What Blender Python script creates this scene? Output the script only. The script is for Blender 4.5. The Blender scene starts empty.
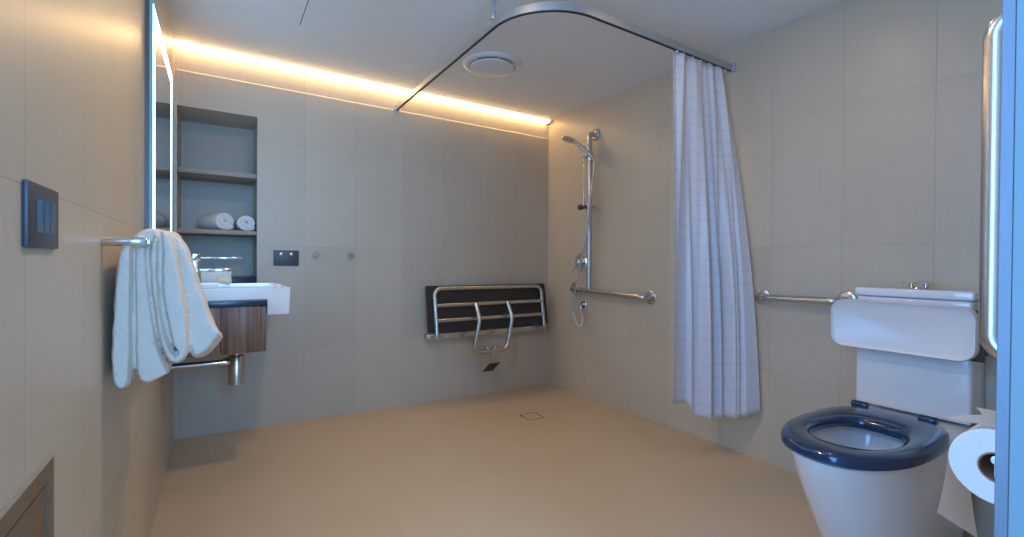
import bpy, bmesh, math, random
from mathutils import Vector, Matrix, noise
random.seed(4)
S = bpy.context.scene
COL = S.collection
XL, XR, YB, H, YF = -0.2, 2.24, 2.984, 2.089, 0.13
V = Vector
PI = math.pi

# ------------------------------------------------------------------ materials
def srgb(r, g, b):
    f = lambda c: (c/255/12.92) if c/255 <= 0.04045 else ((c/255+0.055)/1.055)**2.4
    return (f(r), f(g), f(b), 1)

def mat(name, color, rough=0.5, metal=0.0, noise_amt=0.0, noise_scale=30, stretch=(1, 1, 1), bump=0.0, coat=0.0, emit=None, estr=0.0, trans=0.0, spec=0.5):
    m = bpy.data.materials.new(name); m.use_nodes = True
    nt = m.node_tree; b = nt.nodes['Principled BSDF']
    b.inputs['Base Color'].default_value = color
    b.inputs['Roughness'].default_value = rough
    b.inputs['Metallic'].default_value = metal
    b.inputs['Coat Weight'].default_value = coat
    b.inputs['Specular IOR Level'].default_value = spec
    b.inputs['Transmission Weight'].default_value = trans
    if emit:
        b.inputs['Emission Color'].default_value = emit; b.inputs['Emission Strength'].default_value = estr
    tc = nt.nodes.new('ShaderNodeTexCoord'); mp = nt.nodes.new('ShaderNodeMapping')
    mp.inputs['Scale'].default_value = stretch
    nt.links.new(tc.outputs['Object'], mp.inputs['Vector'])
    n = nt.nodes.new('ShaderNodeTexNoise'); n.inputs['Scale'].default_value = noise_scale; n.inputs['Detail'].default_value = 4
    nt.links.new(mp.outputs['Vector'], n.inputs['Vector'])
    if noise_amt:
        mx = nt.nodes.new('ShaderNodeMix'); mx.data_type = 'RGBA'
        mx.inputs[6].default_value = tuple(c*(1-noise_amt) for c in color[:3])+(1,)
        mx.inputs[7].default_value = tuple(min(1, c*(1+noise_amt)) for c in color[:3])+(1,)
        nt.links.new(n.outputs['Fac'], mx.inputs[0]); nt.links.new(mx.outputs[2], b.inputs['Base Color'])
    if bump:
        bp = nt.nodes.new('ShaderNodeBump'); bp.inputs['Strength'].default_value = bump; bp.inputs['Distance'].default_value = 0.004
        nt.links.new(n.outputs['Fac'], bp.inputs['Height']); nt.links.new(bp.outputs['Normal'], b.inputs['Normal'])
    return m

def tile_mat(name, color, axis, off, voff, w=0.3, h=0.6, rough=0.33, grout=0.8, var=0.04, streak=(60, 60, 6), gsize=0.0013, groutcol=None):
    """stacked porcelain tiles; axis: 'x' or 'y' for walls (rows along z), 'f' for floors"""
    m = bpy.data.materials.new(name); m.use_nodes = True
    nt = m.node_tree; L = nt.links.new; b = nt.nodes['Principled BSDF']
    tc = nt.nodes.new('ShaderNodeTexCoord'); sp = nt.nodes.new('ShaderNodeSeparateXYZ'); L(tc.outputs['Object'], sp.inputs[0])
    def mth(op, a, c):
        n = nt.nodes.new('ShaderNodeMath'); n.operation = op
        for i, q in enumerate((a, c)):
            if q is None: continue
            if isinstance(q, (int, float)): n.inputs[i].default_value = q
            else: L(q, n.inputs[i])
        return n.outputs[0]
    hx = sp.outputs['Y'] if axis == 'y' else sp.outputs['X']
    vz = sp.outputs['Y'] if axis == 'f' else sp.outputs['Z']
    u = mth('SUBTRACT', hx, off); v = mth('SUBTRACT', vz, voff)
    cb = nt.nodes.new('ShaderNodeCombineXYZ'); L(u, cb.inputs[0]); L(v, cb.inputs[1])
    br = nt.nodes.new('ShaderNodeTexBrick'); br.offset = 0; br.squash = 1
    br.inputs['Scale'].default_value = 1; br.inputs['Brick Width'].default_value = w; br.inputs['Row Height'].default_value = h
    br.inputs['Mortar Size'].default_value = gsize; br.inputs['Mortar Smooth'].default_value = 0.3; br.inputs['Bias'].default_value = 0
    c = color[:3]
    br.inputs['Color1'].default_value = tuple(q*(1-var) for q in c)+(1,)
    br.inputs['Color2'].default_value = tuple(q*(1+var) for q in c)+(1,)
    br.inputs['Mortar'].default_value = groutcol or (tuple(q*grout for q in c)+(1,))
    L(cb.outputs[0], br.inputs['Vector'])
    mp = nt.nodes.new('ShaderNodeMapping'); mp.inputs['Scale'].default_value = streak; L(tc.outputs['Object'], mp.inputs[0])
    n = nt.nodes.new('ShaderNodeTexNoise'); n.inputs['Scale'].default_value = 1; n.inputs['Detail'].default_value = 5; L(mp.outputs[0], n.inputs['Vector'])
    n2 = nt.nodes.new('ShaderNodeTexNoise'); n2.inputs['Scale'].default_value = 2.2; n2.inputs['Detail'].default_value = 3; L(tc.outputs['Object'], n2.inputs['Vector'])
    s = mth('ADD', mth('MULTIPLY', n.outputs['Fac'], 0.07), mth('MULTIPLY', n2.outputs['Fac'], 0.12))
    s = mth('ADD', s, 0.905)
    vm = nt.nodes.new('ShaderNodeVectorMath'); vm.operation = 'SCALE'; L(br.outputs['Color'], vm.inputs[0]); L(s, vm.inputs['Scale'])
    L(vm.outputs[0], b.inputs['Base Color'])
    b.inputs['Roughness'].default_value = rough
    bp = nt.nodes.new('ShaderNodeBump'); bp.inputs['Strength'].default_value = 0.35; bp.inputs['Distance'].default_value = 0.002; bp.invert = True
    L(br.outputs['Fac'], bp.inputs['Height']); L(bp.outputs[0], b.inputs['Normal'])
    return m

M = {}
SIDE = (0.57, 0.49, 0.37, 1); BACK = (0.53, 0.478, 0.392, 1)
M['tile_left'] = tile_mat('tile_left', SIDE, 'y', 0.79, 1.05-0.6*3, w=0.29, rough=0.36)
M['tile_right'] = tile_mat('tile_right', SIDE, 'y', 1.203-0.3*6, 0.4406-0.6*2, rough=0.36)
M['tile_back'] = tile_mat('tile_back', BACK, 'x', 0.4267-0.3*6, 0.4406-0.6*2, rough=0.4)
M['tile_front'] = tile_mat('tile_front', SIDE, 'x', 0.1, 0.4406-0.6*2, rough=0.36)
M['floor'] = tile_mat('floor_tile', (0.60, 0.45, 0.29, 1), 'f', -3.05, -3.02, w=0.6, h=0.6, rough=0.38, grout=0.93, var=0.015, streak=(5, 5, 5), gsize=0.0012)
M['ceiling'] = mat('ceiling_paint', (0.84, 0.84, 0.83, 1), 0.6, noise_amt=0.01)
M['chrome'] = mat('polished_chrome', (0.72, 0.72, 0.73, 1), 0.12, 1, noise_amt=0.03)
M['steel'] = mat('satin_stainless', (0.62, 0.60, 0.57, 1), 0.27, 1, noise_amt=0.06, noise_scale=60)
M['brushed'] = mat('brushed_aluminium', (0.20, 0.21, 0.23, 1), 0.5, 0.6, noise_amt=0.1, noise_scale=40, stretch=(12, 12, 0.6))
M['alu'] = mat('anodised_aluminium', (0.55, 0.58, 0.60, 1), 0.4, 0.85, noise_amt=0.04)
M['porcelain'] = mat('white_porcelain', (0.80, 0.81, 0.82, 1), 0.12, noise_amt=0.01, coat=0.3)
M['plastic'] = mat('white_plastic', (0.78, 0.79, 0.80, 1), 0.28, noise_amt=0.01)
M['navy'] = mat('navy_plastic', (0.008, 0.036, 0.092, 1), 0.16, noise_amt=0.05, coat=0.4)
M['black'] = mat('black_plastic', (0.02, 0.02, 0.022, 1), 0.4, noise_amt=0.1)
M['pad'] = mat('dark_seat_board', (0.035, 0.028, 0.026, 1), 0.35, noise_amt=0.35, noise_scale=9, stretch=(1, 1, 22))
M['rubber'] = mat('dark_rubber', (0.06, 0.05, 0.045, 1), 0.6, noise_amt=0.2)
M['grey_plate'] = mat('grey_switch_plate', (0.075, 0.08, 0.095, 1), 0.42, 0.25, noise_amt=0.05)
M['grey_rocker'] = mat('grey_rocker', (0.11, 0.115, 0.13, 1), 0.35, 0.3, noise_amt=0.05)
M['bronze'] = mat('bronze_metal', (0.24, 0.165, 0.10, 1), 0.42, 0.35, noise_amt=0.06, noise_scale=20)
M['bronze_edge'] = mat('bronze_edge', (0.42, 0.37, 0.31, 1), 0.4, 0.4, noise_amt=0.04)
M['stone'] = mat('dark_stone', (0.015, 0.035, 0.07, 1), 0.25, noise_amt=0.25, noise_scale=30)
M['towel'] = mat('terry_cotton', (0.86, 0.775, 0.67, 1), 0.95, noise_amt=0.06, noise_scale=320, bump=0.9, spec=0.1)
M['roll_towel'] = mat('soft_cotton', (0.82, 0.84, 0.86, 1), 0.95, noise_amt=0.05, noise_scale=260, bump=0.7, spec=0.1)
M['paper'] = mat('tissue_paper', (0.84, 0.83, 0.81, 1), 0.9, noise_amt=0.02, noise_scale=120, bump=0.2, spec=0.1)
M['cardboard'] = mat('cardboard', (0.36, 0.22, 0.13, 1), 0.85, noise_amt=0.12, noise_scale=60)
M['shelf'] = mat('pale_shelf_board', (0.36, 0.31, 0.26, 1), 0.5, noise_amt=0.06, noise_scale=12, stretch=(1, 6, 6))
M['mirror'] = mat('mirror_glass', (0.80, 0.86, 0.88, 1), 0.02, 1.0)
M['glass_edge'] = mat('glass_edge', (0.16, 0.42, 0.48, 1), 0.15, noise_amt=0.05)
M['water'] = mat('still_water', (0.75, 0.82, 0.86, 1), 0.03, noise_amt=0.01, coat=0.5)
M['cream'] = mat('cream_wrapper', (0.70, 0.62, 0.50, 1), 0.45, noise_amt=0.05)
M['white_box'] = mat('pale_card', (0.72, 0.76, 0.76, 1), 0.5, noise_amt=0.03)
M['door_paint'] = mat('white_door_paint', (0.74, 0.76, 0.78, 1), 0.45, noise_amt=0.02)
M['dark_gap'] = mat('dark_gap', (0.02, 0.017, 0.015, 1), 0.8, noise_amt=0.1)
M['led_warm'] = mat('warm_led_diffuser', (0.9, 0.85, 0.75, 1), 0.5, emit=(1.0, 0.63, 0.28, 1), estr=12.0)
M['led_cool'] = mat('cool_led_band', (0.9, 0.95, 1, 1), 0.4, emit=(0.28, 0.62, 1.0, 1), estr=8.0)
M['added_lamp'] = mat('added_lamp_diffuser', (0.9, 0.9, 0.88, 1), 0.5, emit=(1.0, 0.82, 0.62, 1), estr=10.0)

def walnut():
    m = bpy.data.materials.new('walnut_veneer'); m.use_nodes = True; nt = m.node_tree; L = nt.links.new
    b = nt.nodes['Principled BSDF']; tc = nt.nodes.new('ShaderNodeTexCoord'); mp = nt.nodes.new('ShaderNodeMapping')
    mp.inputs['Scale'].default_value = (60, 60, 1.4); L(tc.outputs['Object'], mp.inputs[0])
    n = nt.nodes.new('ShaderNodeTexNoise'); n.inputs['Scale'].default_value = 1.3; n.inputs['Detail'].default_value = 6; n.inputs['Distortion'].default_value = 0.6
    L(mp.outputs[0], n.inputs['Vector'])
    r = nt.nodes.new('ShaderNodeValToRGB'); e = r.color_ramp
    e.elements[0].position = 0.33; e.elements[0].color = (0.07, 0.032, 0.020, 1)
    e.elements[1].position = 0.68; e.elements[1].color = (0.27, 0.150, 0.098, 1)
    L(n.outputs['Fac'], r.inputs[0]); L(r.outputs[0], b.inputs['Base Color']); b.inputs['Roughness'].default_value = 0.42
    return m
M['walnut'] = walnut()

def curtain_mat():
    m = bpy.data.materials.new('white_curtain_fabric'); m.use_nodes = True; nt = m.node_tree; L = nt.links.new
    nt.nodes.remove(nt.nodes['Principled BSDF']); out = nt.nodes['Material Output']
    tc = nt.nodes.new('ShaderNodeTexCoord'); sp = nt.nodes.new('ShaderNodeSeparateXYZ'); L(tc.outputs['UV'], sp.inputs[0])
    w = nt.nodes.new('ShaderNodeTexWave'); w.wave_type = 'BANDS'; w.bands_direction = 'Y'; w.inputs['Scale'].default_value = 5.0; w.inputs['Distortion'].default_value = 0.0
    L(tc.outputs['UV'], w.inputs['Vector'])
    r = nt.nodes.new('ShaderNodeValToRGB'); r.color_ramp.elements[0].position = 0.04; r.color_ramp.elements[0].color = (0.80, 0.82, 0.88, 1)
    r.color_ramp.elements[1].position = 0.16; r.color_ramp.elements[1].color = (0.84, 0.86, 0.92, 1)
    L(w.outputs['Fac'], r.inputs[0])
    d = nt.nodes.new('ShaderNodeBsdfDiffuse'); t = nt.nodes.new('ShaderNodeBsdfTranslucent'); g = nt.nodes.new('ShaderNodeBsdfGlossy'); g.inputs['Roughness'].default_value = 0.35
    L(r.outputs[0], d.inputs['Color']); L(r.outputs[0], t.inputs['Color'])
    m1 = nt.nodes.new('ShaderNodeMixShader'); m1.inputs[0].default_value = 0.28; L(d.outputs[0], m1.inputs[1]); L(t.outputs[0], m1.inputs[2])
    m2 = nt.nodes.new('ShaderNodeMixShader'); m2.inputs[0].default_value = 0.06; L(m1.outputs[0], m2.inputs[1]); L(g.outputs[0], m2.inputs[2])
    L(m2.outputs[0], out.inputs['Surface'])
    return m
M['curtain'] = curtain_mat()

# ------------------------------------------------------------------ helpers
def wloc(o):
    p = V((0, 0, 0))
    while o: p = p + o.location; o = o.parent
    return p

def obj(name, bm, m, parent=None, smooth=True, ang=40, loc=None):
    """vertices are given in world space; the origin goes to the parent's origin or loc"""
    me = bpy.data.meshes.new(name)
    base = wloc(parent) if parent else V(loc or (0, 0, 0))
    bmesh.ops.translate(bm, vec=-base, verts=bm.verts)
    bmesh.ops.recalc_face_normals(bm, faces=bm.faces)
    bm.to_mesh(me); bm.free()
    ms = m if isinstance(m, (list, tuple)) else [m]
    for q in ms: me.materials.append(q)
    if smooth:
        for p in me.polygons: p.use_smooth = True
        try: me.set_sharp_from_angle(angle=math.radians(ang))
        except Exception: pass
    o = bpy.data.objects.new(name, me); COL.objects.link(o)
    if parent: o.parent = parent
    else: o.location = base
    return o

def tag(o, label=None, cat=None, group=None, kind=None):
    if label: o['label'] = label
    if cat: o['category'] = cat
    if group: o['group'] = group
    if kind: o['kind'] = kind
    return o

def thing(name, label, cat, loc, group=None):
    o = bpy.data.objects.new(name, None); COL.objects.link(o); o.location = loc; o.empty_display_size = 0.05
    return tag(o, label, cat, group)

def struct(name, bm, m, smooth=False):
    return tag(obj(name, bm, m, None, smooth), kind='structure')

def box(bm, a, b, bev=0.0, seg=2, mi=0, rot=None, piv=None):
    c = [(a[i]+b[i])/2 for i in range(3)]; s = [abs(b[i]-a[i]) for i in range(3)]
    r = bmesh.ops.create_cube(bm, size=1)
    vs = r['verts']
    bmesh.ops.scale(bm, vec=s, verts=vs); bmesh.ops.translate(bm, vec=c, verts=vs)
    if rot is not None: bmesh.ops.rotate(bm, cent=piv or c, matrix=rot, verts=vs)
    fs = {f for v in vs for f in v.link_faces}
    for f in fs: f.material_index = mi
    if bev:
        es = list({e for v in vs for e in v.link_edges})
        g = bmesh.ops.bevel(bm, geom=es, offset=bev, segments=seg, profile=0.5, affect='EDGES')
        for f in g['faces']: f.material_index = mi
    return bm

def B(a, b, bev=0.0, seg=2, **k): return box(bmesh.new(), a, b, bev, seg, **k)

def fillet(pts, rad, n=8):
    pts = [V(p) for p in pts]; out = [pts[0]]
    for i in range(1, len(pts)-1):
        r = rad[i] if isinstance(rad, (list, tuple)) else rad
        p = pts[i]; a = (pts[i-1]-p); b = (pts[i+1]-p); la, lb = a.length, b.length; a.normalize(); b.normalize()
        th = a.angle(b)
        if r <= 0 or th > 3.1: out.append(p); continue
        d = min(r/math.tan(th/2), la*0.49, lb*0.49); rr = d*math.tan(th/2)
        c = p+(a+b).normalized()*(rr/math.sin(th/2))
        s = p+a*d; e = p+b*d; v0 = s-c; v1 = e-c; w = v0.angle(v1)
        for k in range(n+1):
            t = k/n
            out.append(c+(v0*math.sin((1-t)*w)+v1*math.sin(t*w))/math.sin(w))
    out.append(pts[-1]); return out

def catmull(pts, n=8):
    pts = [V(p) for p in pts]; q = [pts[0]*2-pts[1]]+pts+[pts[-1]*2-pts[-2]]; out = []
    for i in range(1, len(q)-2):
        for k in range(n):
            t = k/n; a, b, c, d = q[i-1], q[i], q[i+1], q[i+2]
            out.append(0.5*((2*b)+(c-a)*t+(2*a-5*b+4*c-d)*t*t+(3*b-a-3*c+d)*t**3))
    out.append(pts[-1]); return out

def sweep(bm, pts, prof, cap=True, up=None, mi=0):
    """sweep a closed 2-D profile [(u,v)] along pts with parallel transport; up fixes the v axis"""
    pts = [V(p) for p in pts]; n = len(pts); rings = []
    nrm = None
    for i, p in enumerate(pts):
        t = (pts[min(i+1, n-1)]-pts[max(i-1, 0)]).normalized()
        if up is not None:
            vv = V(up); uu = t.cross(vv).normalized(); vv = uu.cross(t).normalized()
        else:
            if nrm is None:
                nrm = t.orthogonal().normalized()
            nrm = (nrm-t*nrm.dot(t)).normalized(); uu = nrm; vv = t.cross(nrm)
        rings.append([bm.verts.new(p+uu*a+vv*b) for a, b in prof])
    m = len(prof)
    for i in range(n-1):
        for k in range(m):
            f = bm.faces.new((rings[i][k], rings[i][(k+1) % m], rings[i+1][(k+1) % m], rings[i+1][k])); f.material_index = mi
    if cap:
        bm.faces.new(rings[0][::-1]).material_index = mi; bm.faces.new(rings[-1]).material_index = mi
    return bm

def circ(r, n=20): return [(r*math.cos(2*PI*k/n), r*math.sin(2*PI*k/n)) for k in range(n)]
def tube(bm, pts, r, n=20): return sweep(bm, pts, circ(r, n))
def T(pts, r, n=20): return tube(bmesh.new(), pts, r, n)

def lathe(bm, prof, c, axis=(0, 0, 1), n=40, cap=True):
    """prof [(r,h)] turned round axis through c"""
    ax = V(axis).normalized(); q = V((0, 0, 1)).rotation_difference(ax); rings = []
    for r, h in prof:
        if r < 1e-6: rings.append([bm.verts.new(V(c)+ax*h)]); continue
        rings.append([bm.verts.new(V(c)+q @ V((r*math.cos(2*PI*k/n), r*math.sin(2*PI*k/n), h))) for k in range(n)])
    for a, b in zip(rings, rings[1:]):
        if len(a) == 1 and len(b) == 1: continue
        for k in range(n):
            k2 = (k+1) % n
            if len(a) == 1: bm.faces.new((a[0], b[k], b[k2]))
            elif len(b) == 1: bm.faces.new((a[k], a[k2], b[0]))
            else: bm.faces.new((a[k], a[k2], b[k2], b[k]))
    if cap:
        for rg in (rings[0], rings[-1]):
            if len(rg) > 1:
                try: bm.faces.new(rg)
                except ValueError: pass
    return bm
def LT(prof, c, axis=(0, 0, 1), n=40): return lathe(bmesh.new(), prof, c, axis, n)
def disc_prof(r, h, b=0.002): return [(0, 0), (r-b*0.3, 0), (r, b), (r, h-b), (r-b, h), (0, h)]

def loft(bm, secs, capa=True, capb=True):
    rings = [[bm.verts.new(V(p)) for p in s] for s in secs]; m = len(secs[0])
    for a, b in zip(rings, rings[1:]):
        for k in range(m): bm.faces.new((a[k], a[(k+1) % m], b[(k+1) % m], b[k]))
    if capa: bm.faces.new(rings[0][::-1])
    if capb: bm.faces.new(rings[-1])
    return bm

def rrect(w, h, r, n=6):
    """rounded rectangle points, centred"""
    out = []
    for cx, cy, a0 in ((w/2-r, h/2-r, 0), (-w/2+r, h/2-r, PI/2), (-w/2+r, -h/2+r, PI), (w/2-r, -h/2+r, 3*PI/2)):
        for k in range(n+1):
            a = a0+PI/2*k/n; out.append((cx+r*math.cos(a), cy+r*math.sin(a)))
    return out

def apply_mods(o):
    dg = bpy.context.evaluated_depsgraph_get()
    me = bpy.data.meshes.new_from_object(o.evaluated_get(dg))
    old = o.data; o.modifiers.clear(); o.data = me; bpy.data.meshes.remove(old)

def boolean(o, cutters):
    for c in cutters:
        md = o.modifiers.new('b', 'BOOLEAN'); md.operation = 'DIFFERENCE'; md.solver = 'EXACT'; md.object = c
    bpy.context.view_layer.update(); apply_mods(o)
    for c in cutters:
        me = c.data; bpy.data.objects.remove(c); bpy.data.meshes.remove(me)

# ------------------------------------------------------------------ the room
def floor_z(x, y):
    t = (x-XL)/(XR-XL); w = max(0, min(1, (y-1.9)/(YB-1.9)))
    return (0.014-0.044*t)*w*w*(3-2*w)
bm = bmesh.new(); nx, ny = 24, 34; y0 = -0.6
g = [[bm.verts.new((XL-0.02+(XR-XL+0.04)*i/nx, y0+(YB+0.02-y0)*j/ny, floor_z(XL+(XR-XL)*i/nx, y0+(YB-y0)*j/ny))) for j in range(ny+1)] for i in range(nx+1)]
for i in range(nx):
    for j in range(ny): bm.faces.new((g[i][j], g[i+1][j], g[i+1][j+1], g[i][j+1]))
r = bmesh.ops.extrude_face_region(bm, geom=list(bm.faces)); 
bmesh.ops.translate(bm, vec=(0, 0, -0.1), verts=[e for e in r['geom'] if isinstance(e, bmesh.types.BMVert)])
struct('floor', bm, M['floor'], True)
# ceiling, stopping short of the back wall to leave the light slot
CE = YB+0.1
bm = B((XL-0.1, -0.6, H), (XR+0.1, CE, H+0.12))
cei = struct('ceiling', bm, M['ceiling'])
bm = B((0.3215, 1.0, H-0.0008), (0.3245, 2.42, H+0.001)); tag(obj('joint_line', bm, M['dark_gap'], cei), kind='structure')
WY0, WY1, WZ0, WZ1 = 0.14, 0.62, 0.12, 2.0
bm = B((XL-0.1, WY1, -0.1), (XL, YB+0.5, H+0.12)); box(bm, (XL-0.1, -0.1, -0.1), (XL, WY0, H+0.12))
box(bm, (XL-0.1, WY0, -0.1), (XL, WY1, WZ0)); box(bm, (XL-0.1, WY0, WZ1), (XL, WY1, H+0.12))
struct('wall_left', bm, M['tile_left'])
# added window in the left wall, out of view, to let blue light in
bm = bmesh.new()
for a, b in (((WY0, WZ0), (WY1, WZ0+0.03)), ((WY0, WZ1-0.03), (WY1, WZ1)), ((WY0, WZ0+0.03), (WY0+0.03, WZ1-0.03)), ((WY1-0.03, WZ0+0.03), (WY1, WZ1-0.03))):
    box(bm, (XL-0.08, a[0], a[1]), (XL-0.03, b[0], b[1]), 0.003)
struct('added_window_1', bm, M['door_paint'])
struct('wall_right', B((XR, -0.2, -0.1), (XR+0.1, YB+0.1, H+0.12)), M['tile_right'])
# back wall with the recessed niche; above the bright line it steps back by a chamfer
NX0, NX1, NZ0, NZ1, ND = -0.19, 0.18, 0.80, 1.77, YB+0.32
ZL = 1.953
bm = bmesh.new()
box(bm, (XL-0.1, YB, -0.1), (NX0, YB+0.5, ZL)); box(bm, (NX1, YB, -0.1), (XR+0.1, YB+0.5, ZL))
box(bm, (NX0, YB, -0.1), (NX1, YB+0.5, NZ0)); box(bm, (NX0, YB, NZ1), (NX1, YB+0.5, ZL)); box(bm, (NX0, ND, NZ0), (NX1, YB+0.5, NZ1))
st = 0.007
loft(bm, [[(x, YB, ZL), (x, YB+st, ZL+st), (x, YB+st, H+0.12), (x, YB+0.5, H+0.12), (x, YB+0.5, ZL)] for x in (XL-0.1, XR+0.1)])
struct('wall_back', bm, M['tile_back'])
# near wall with the door opening the camera looks through
XJ = 0.67
bm = bmesh.new(); box(bm, (XJ+0.0015, 0.0, -0.1), (XR+0.1, YF, H+0.12)); box(bm, (XL-0.1, 0.0, 2.03), (XJ+0.0015, YF, H+0.12))
struct('wall_front', bm, M['tile_front'])
struct('trim_1', B((XJ-0.001, YF-0.0098, 0), (XJ+0.012, YF+0.0, 2.03), 0.0006), M['brushed'])
struct('trim_2', B((XJ-0.001, -0.03, 0), (XJ+0.03, YF-0.0099, 2.03), 0.001), mat('grey_jamb_paint', (0.22, 0.29, 0.31, 1), 0.6, noise_amt=0.03))
# light reveal trim on the rear right corner
struct('trim_3', B((XR-0.004, YB-0.004, -0.03), (XR, YB, H-0.001), 0.0005), mat('pale_corner_sealant', (0.55, 0.52, 0.46, 1), 0.5, noise_amt=0.03))

# cove light in the ceiling slot
cv = thing('cove_light', 'long warm white light strip along the top of the back wall', 'light strip', (1.0, YB, H-0.012))
pr = [(YB-0.046, H-0.0005), (YB-0.046, H-0.006), (YB-0.036, H-0.016), (YB+0.0065, H-0.016), (YB+0.0065, H-0.0005)]
obj('diffuser', loft(bmesh.new(), [[(x, y, z) for y, z in pr] for x in (XL+0.004, XR-0.026)]), M['led_warm'], cv, smooth=False)
pr = [(YB-0.047, H-0.0002), (YB-0.047, H-0.0165), (YB+0.0068, H-0.0165), (YB+0.0068, H-0.0002)]
for x0, x1 in ((XL+0.0002, XL+0.0038), (XR-0.0258, XR-0.0222)):
    obj('end_cap', loft(bmesh.new(), [[(x, y, z) for y, z in pr] for x in (x0, x1)]), M['alu'], cv, smooth=False)

# added ceiling downlights, out of view, to light the room warm
def added_downlight(x, y, label, DL=2.4):
    t = thing('added_downlight', label, 'added ceiling light', (x, y, H))
    obj('trim_ring', LT([(0.040, -0.001), (0.052, -0.001), (0.054, -0.004), (0.052, -0.007), (0.041, -0.004)], (x, y, H)), M['plastic'], t)
    obj('added_lamp', LT([(0, -0.001), (0.040, -0.001), (0.040, -0.0035), (0, -0.0035)], (x, y, H)), M['added_lamp'], t)
    ld = bpy.data.lights.new('added_downlight_glow', 'AREA'); ld.shape = 'DISK'; ld.size = 0.08; ld.color = (1.0, 0.74, 0.44); ld.energy = DL
    lo = bpy.data.objects.new('added_downlight_glow', ld); COL.objects.link(lo); lo.parent = t; lo.location = (0, 0, -0.012)
    return t
added_downlight(0.42, 1.25, 'added unseen round ceiling light above the entrance side of the room', 7.5)
added_downlight(1.55, 0.95, 'added unseen round ceiling light above the toilet', 1.2)

# ------------------------------------------------------------------ mirror
ym0, ym1, zm0, zm1, xm = 1.845, 2.565, 0.93, 1.795, XL+0.02
t = thing('lit_mirror', 'tall frameless wall mirror with glowing cool white border bands above the basin', 'mirror', (XL, 2.2, 1.02))
obj('mirror_glass', B((XL+0.012, ym0, zm0), (xm, ym1, zm1), 0.0008), M['mirror'], t, smooth=False)
tag(obj('back_box', B((XL, ym0+0.004, zm0+0.01), (XL+0.0119, ym1-0.004, zm1-0.01)), M['grey_rocker'], t, smooth=False))
bm = bmesh.new()
e = 0.0004
for a, b in (((XL+0.012, ym0-e, zm0), (xm, ym0-e*0.1, zm1)), ((XL+0.012, ym1, zm0), (xm, ym1+e, zm1)), ((XL+0.012, ym0, zm1), (xm, ym1, zm1+e))): box(bm, a, b)
tag(obj('glass_edge', bm, M['glass_edge'], t, smooth=False), 'blue-green polished glass edge')
bm = bmesh.new(); w = 0.05; i_ = 0.018
for a, b in (((ym0+i_, zm0+i_), (ym0+i_+w, zm1-i_)), ((ym1-i_-w, zm0+i_), (ym1-i_, zm1-i_)), ((ym0+i_+w, zm1-i_-w), (ym1-i_-w, zm1-i_)), ((ym0+i_+w, zm0+i_), (ym1-i_-w, zm0+i_+w))):
    box(bm, (xm-0.001, a[0], a[1]), (xm+0.0006, b[0], b[1]))
tag(obj('light_band', bm, M['led_cool'], t, smooth=False), 'glowing frosted border band')

# ------------------------------------------------------------------ niche shelves
def niche_shelf(z0, z1, label, m, y0):
    s = obj('niche_shelf', B((NX0+0.001, y0, z0), (NX1-0.001, ND-0.001, z1), 0.002), m, None, loc=(0, ND, z0)); return tag(s, label, 'shelf', 'shelves in the wall niche' if m is M['shelf'] else None)
niche_shelf(1.425, 1.449, 'upper empty pale shelf in the recessed wall niche', M['shelf'], YB+0.02)
niche_shelf(1.101, 1.124, 'lower pale niche shelf carrying the rolled towels', M['shelf'], YB+0.006)
s = obj('niche_ledge', B((NX0+0.001, YB+0.002, NZ0), (NX1-0.001, ND-0.001, 0.862), 0.002), M['stone'], None, loc=(0, ND, NZ0))
tag(s, 'dark stone ledge at the bottom of the wall niche behind the basin', 'ledge')

# rolled towels: a spiral strip swept along its axis
def rolled(name, c, ang, L, R, label, group=None, m=None, turns=3.6, tw=None):
    bm = bmesh.new(); n = 110; tk = tw or R/(turns+0.4)
    ax = V((math.sin(ang), math.cos(ang), 0)); sx = V((math.cos(ang), -math.sin(ang), 0)); secs = []
    def ring(tt, off, scale):
        pts = []
        outer = []; inner = []
        for k in range(n+1):
            th = k/n*turns*2*PI; r = R-tk*(th/(2*PI))*0.93
            wob = 1+0.02*math.sin(3*th+1)
            outer.append((r*wob*scale, th)); inner.append((max(0.0005, (r-tk*0.84))*wob*scale, th))
        for r, th in outer+inner[::-1]:
            a = -th-0.6
            pts.append(V(c)+ax*(tt+0.004*math.sin(th*1.7)*off)+sx*(r*math.cos(a)*1.05)+V((0, 0, 1))*(r*math.sin(a)*0.94))
        return pts
    S_ = [(-L/2, 1, 0.985), (-L/2+0.01, 0, 1), (0, 0, 1.02), (L/2-0.01, 0, 1), (L/2, 1, 0.985)]
    rings = [[bm.verts.new(p) for p in ring(*q)] for q in S_]; mN = len(rings[0])
    for a, b in zip(rings, rings[1:]):
        for k in range(mN): bm.faces.new((a[k], a[(k+1) % mN], b[(k+1) % mN], b[k]))
    for rg, fl in ((rings[0], 0), (rings[-1], 1)):
        for k in range(n):
            bm.faces.new((rg[k], rg[k+1], rg[mN-2-k], rg[mN-1-k]))
    o = obj(name, bm, m or M['roll_towel'], None, ang=60, loc=(c[0], c[1], c[2]-R)); return tag(o, label, 'towel', group)
rolled('rolled_towel', (-0.018, 3.10, 1.124+0.053), -0.50, 0.19, 0.055, 'white rolled towel on the niche shelf, the left one lying at an angle', 'rolled towels in the niche')
rolled('rolled_towel', (0.124, 3.11, 1.124+0.048), -0.08, 0.17, 0.050, 'white rolled towel on the niche shelf, the right one seen end on', 'rolled towels in the niche')

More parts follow.
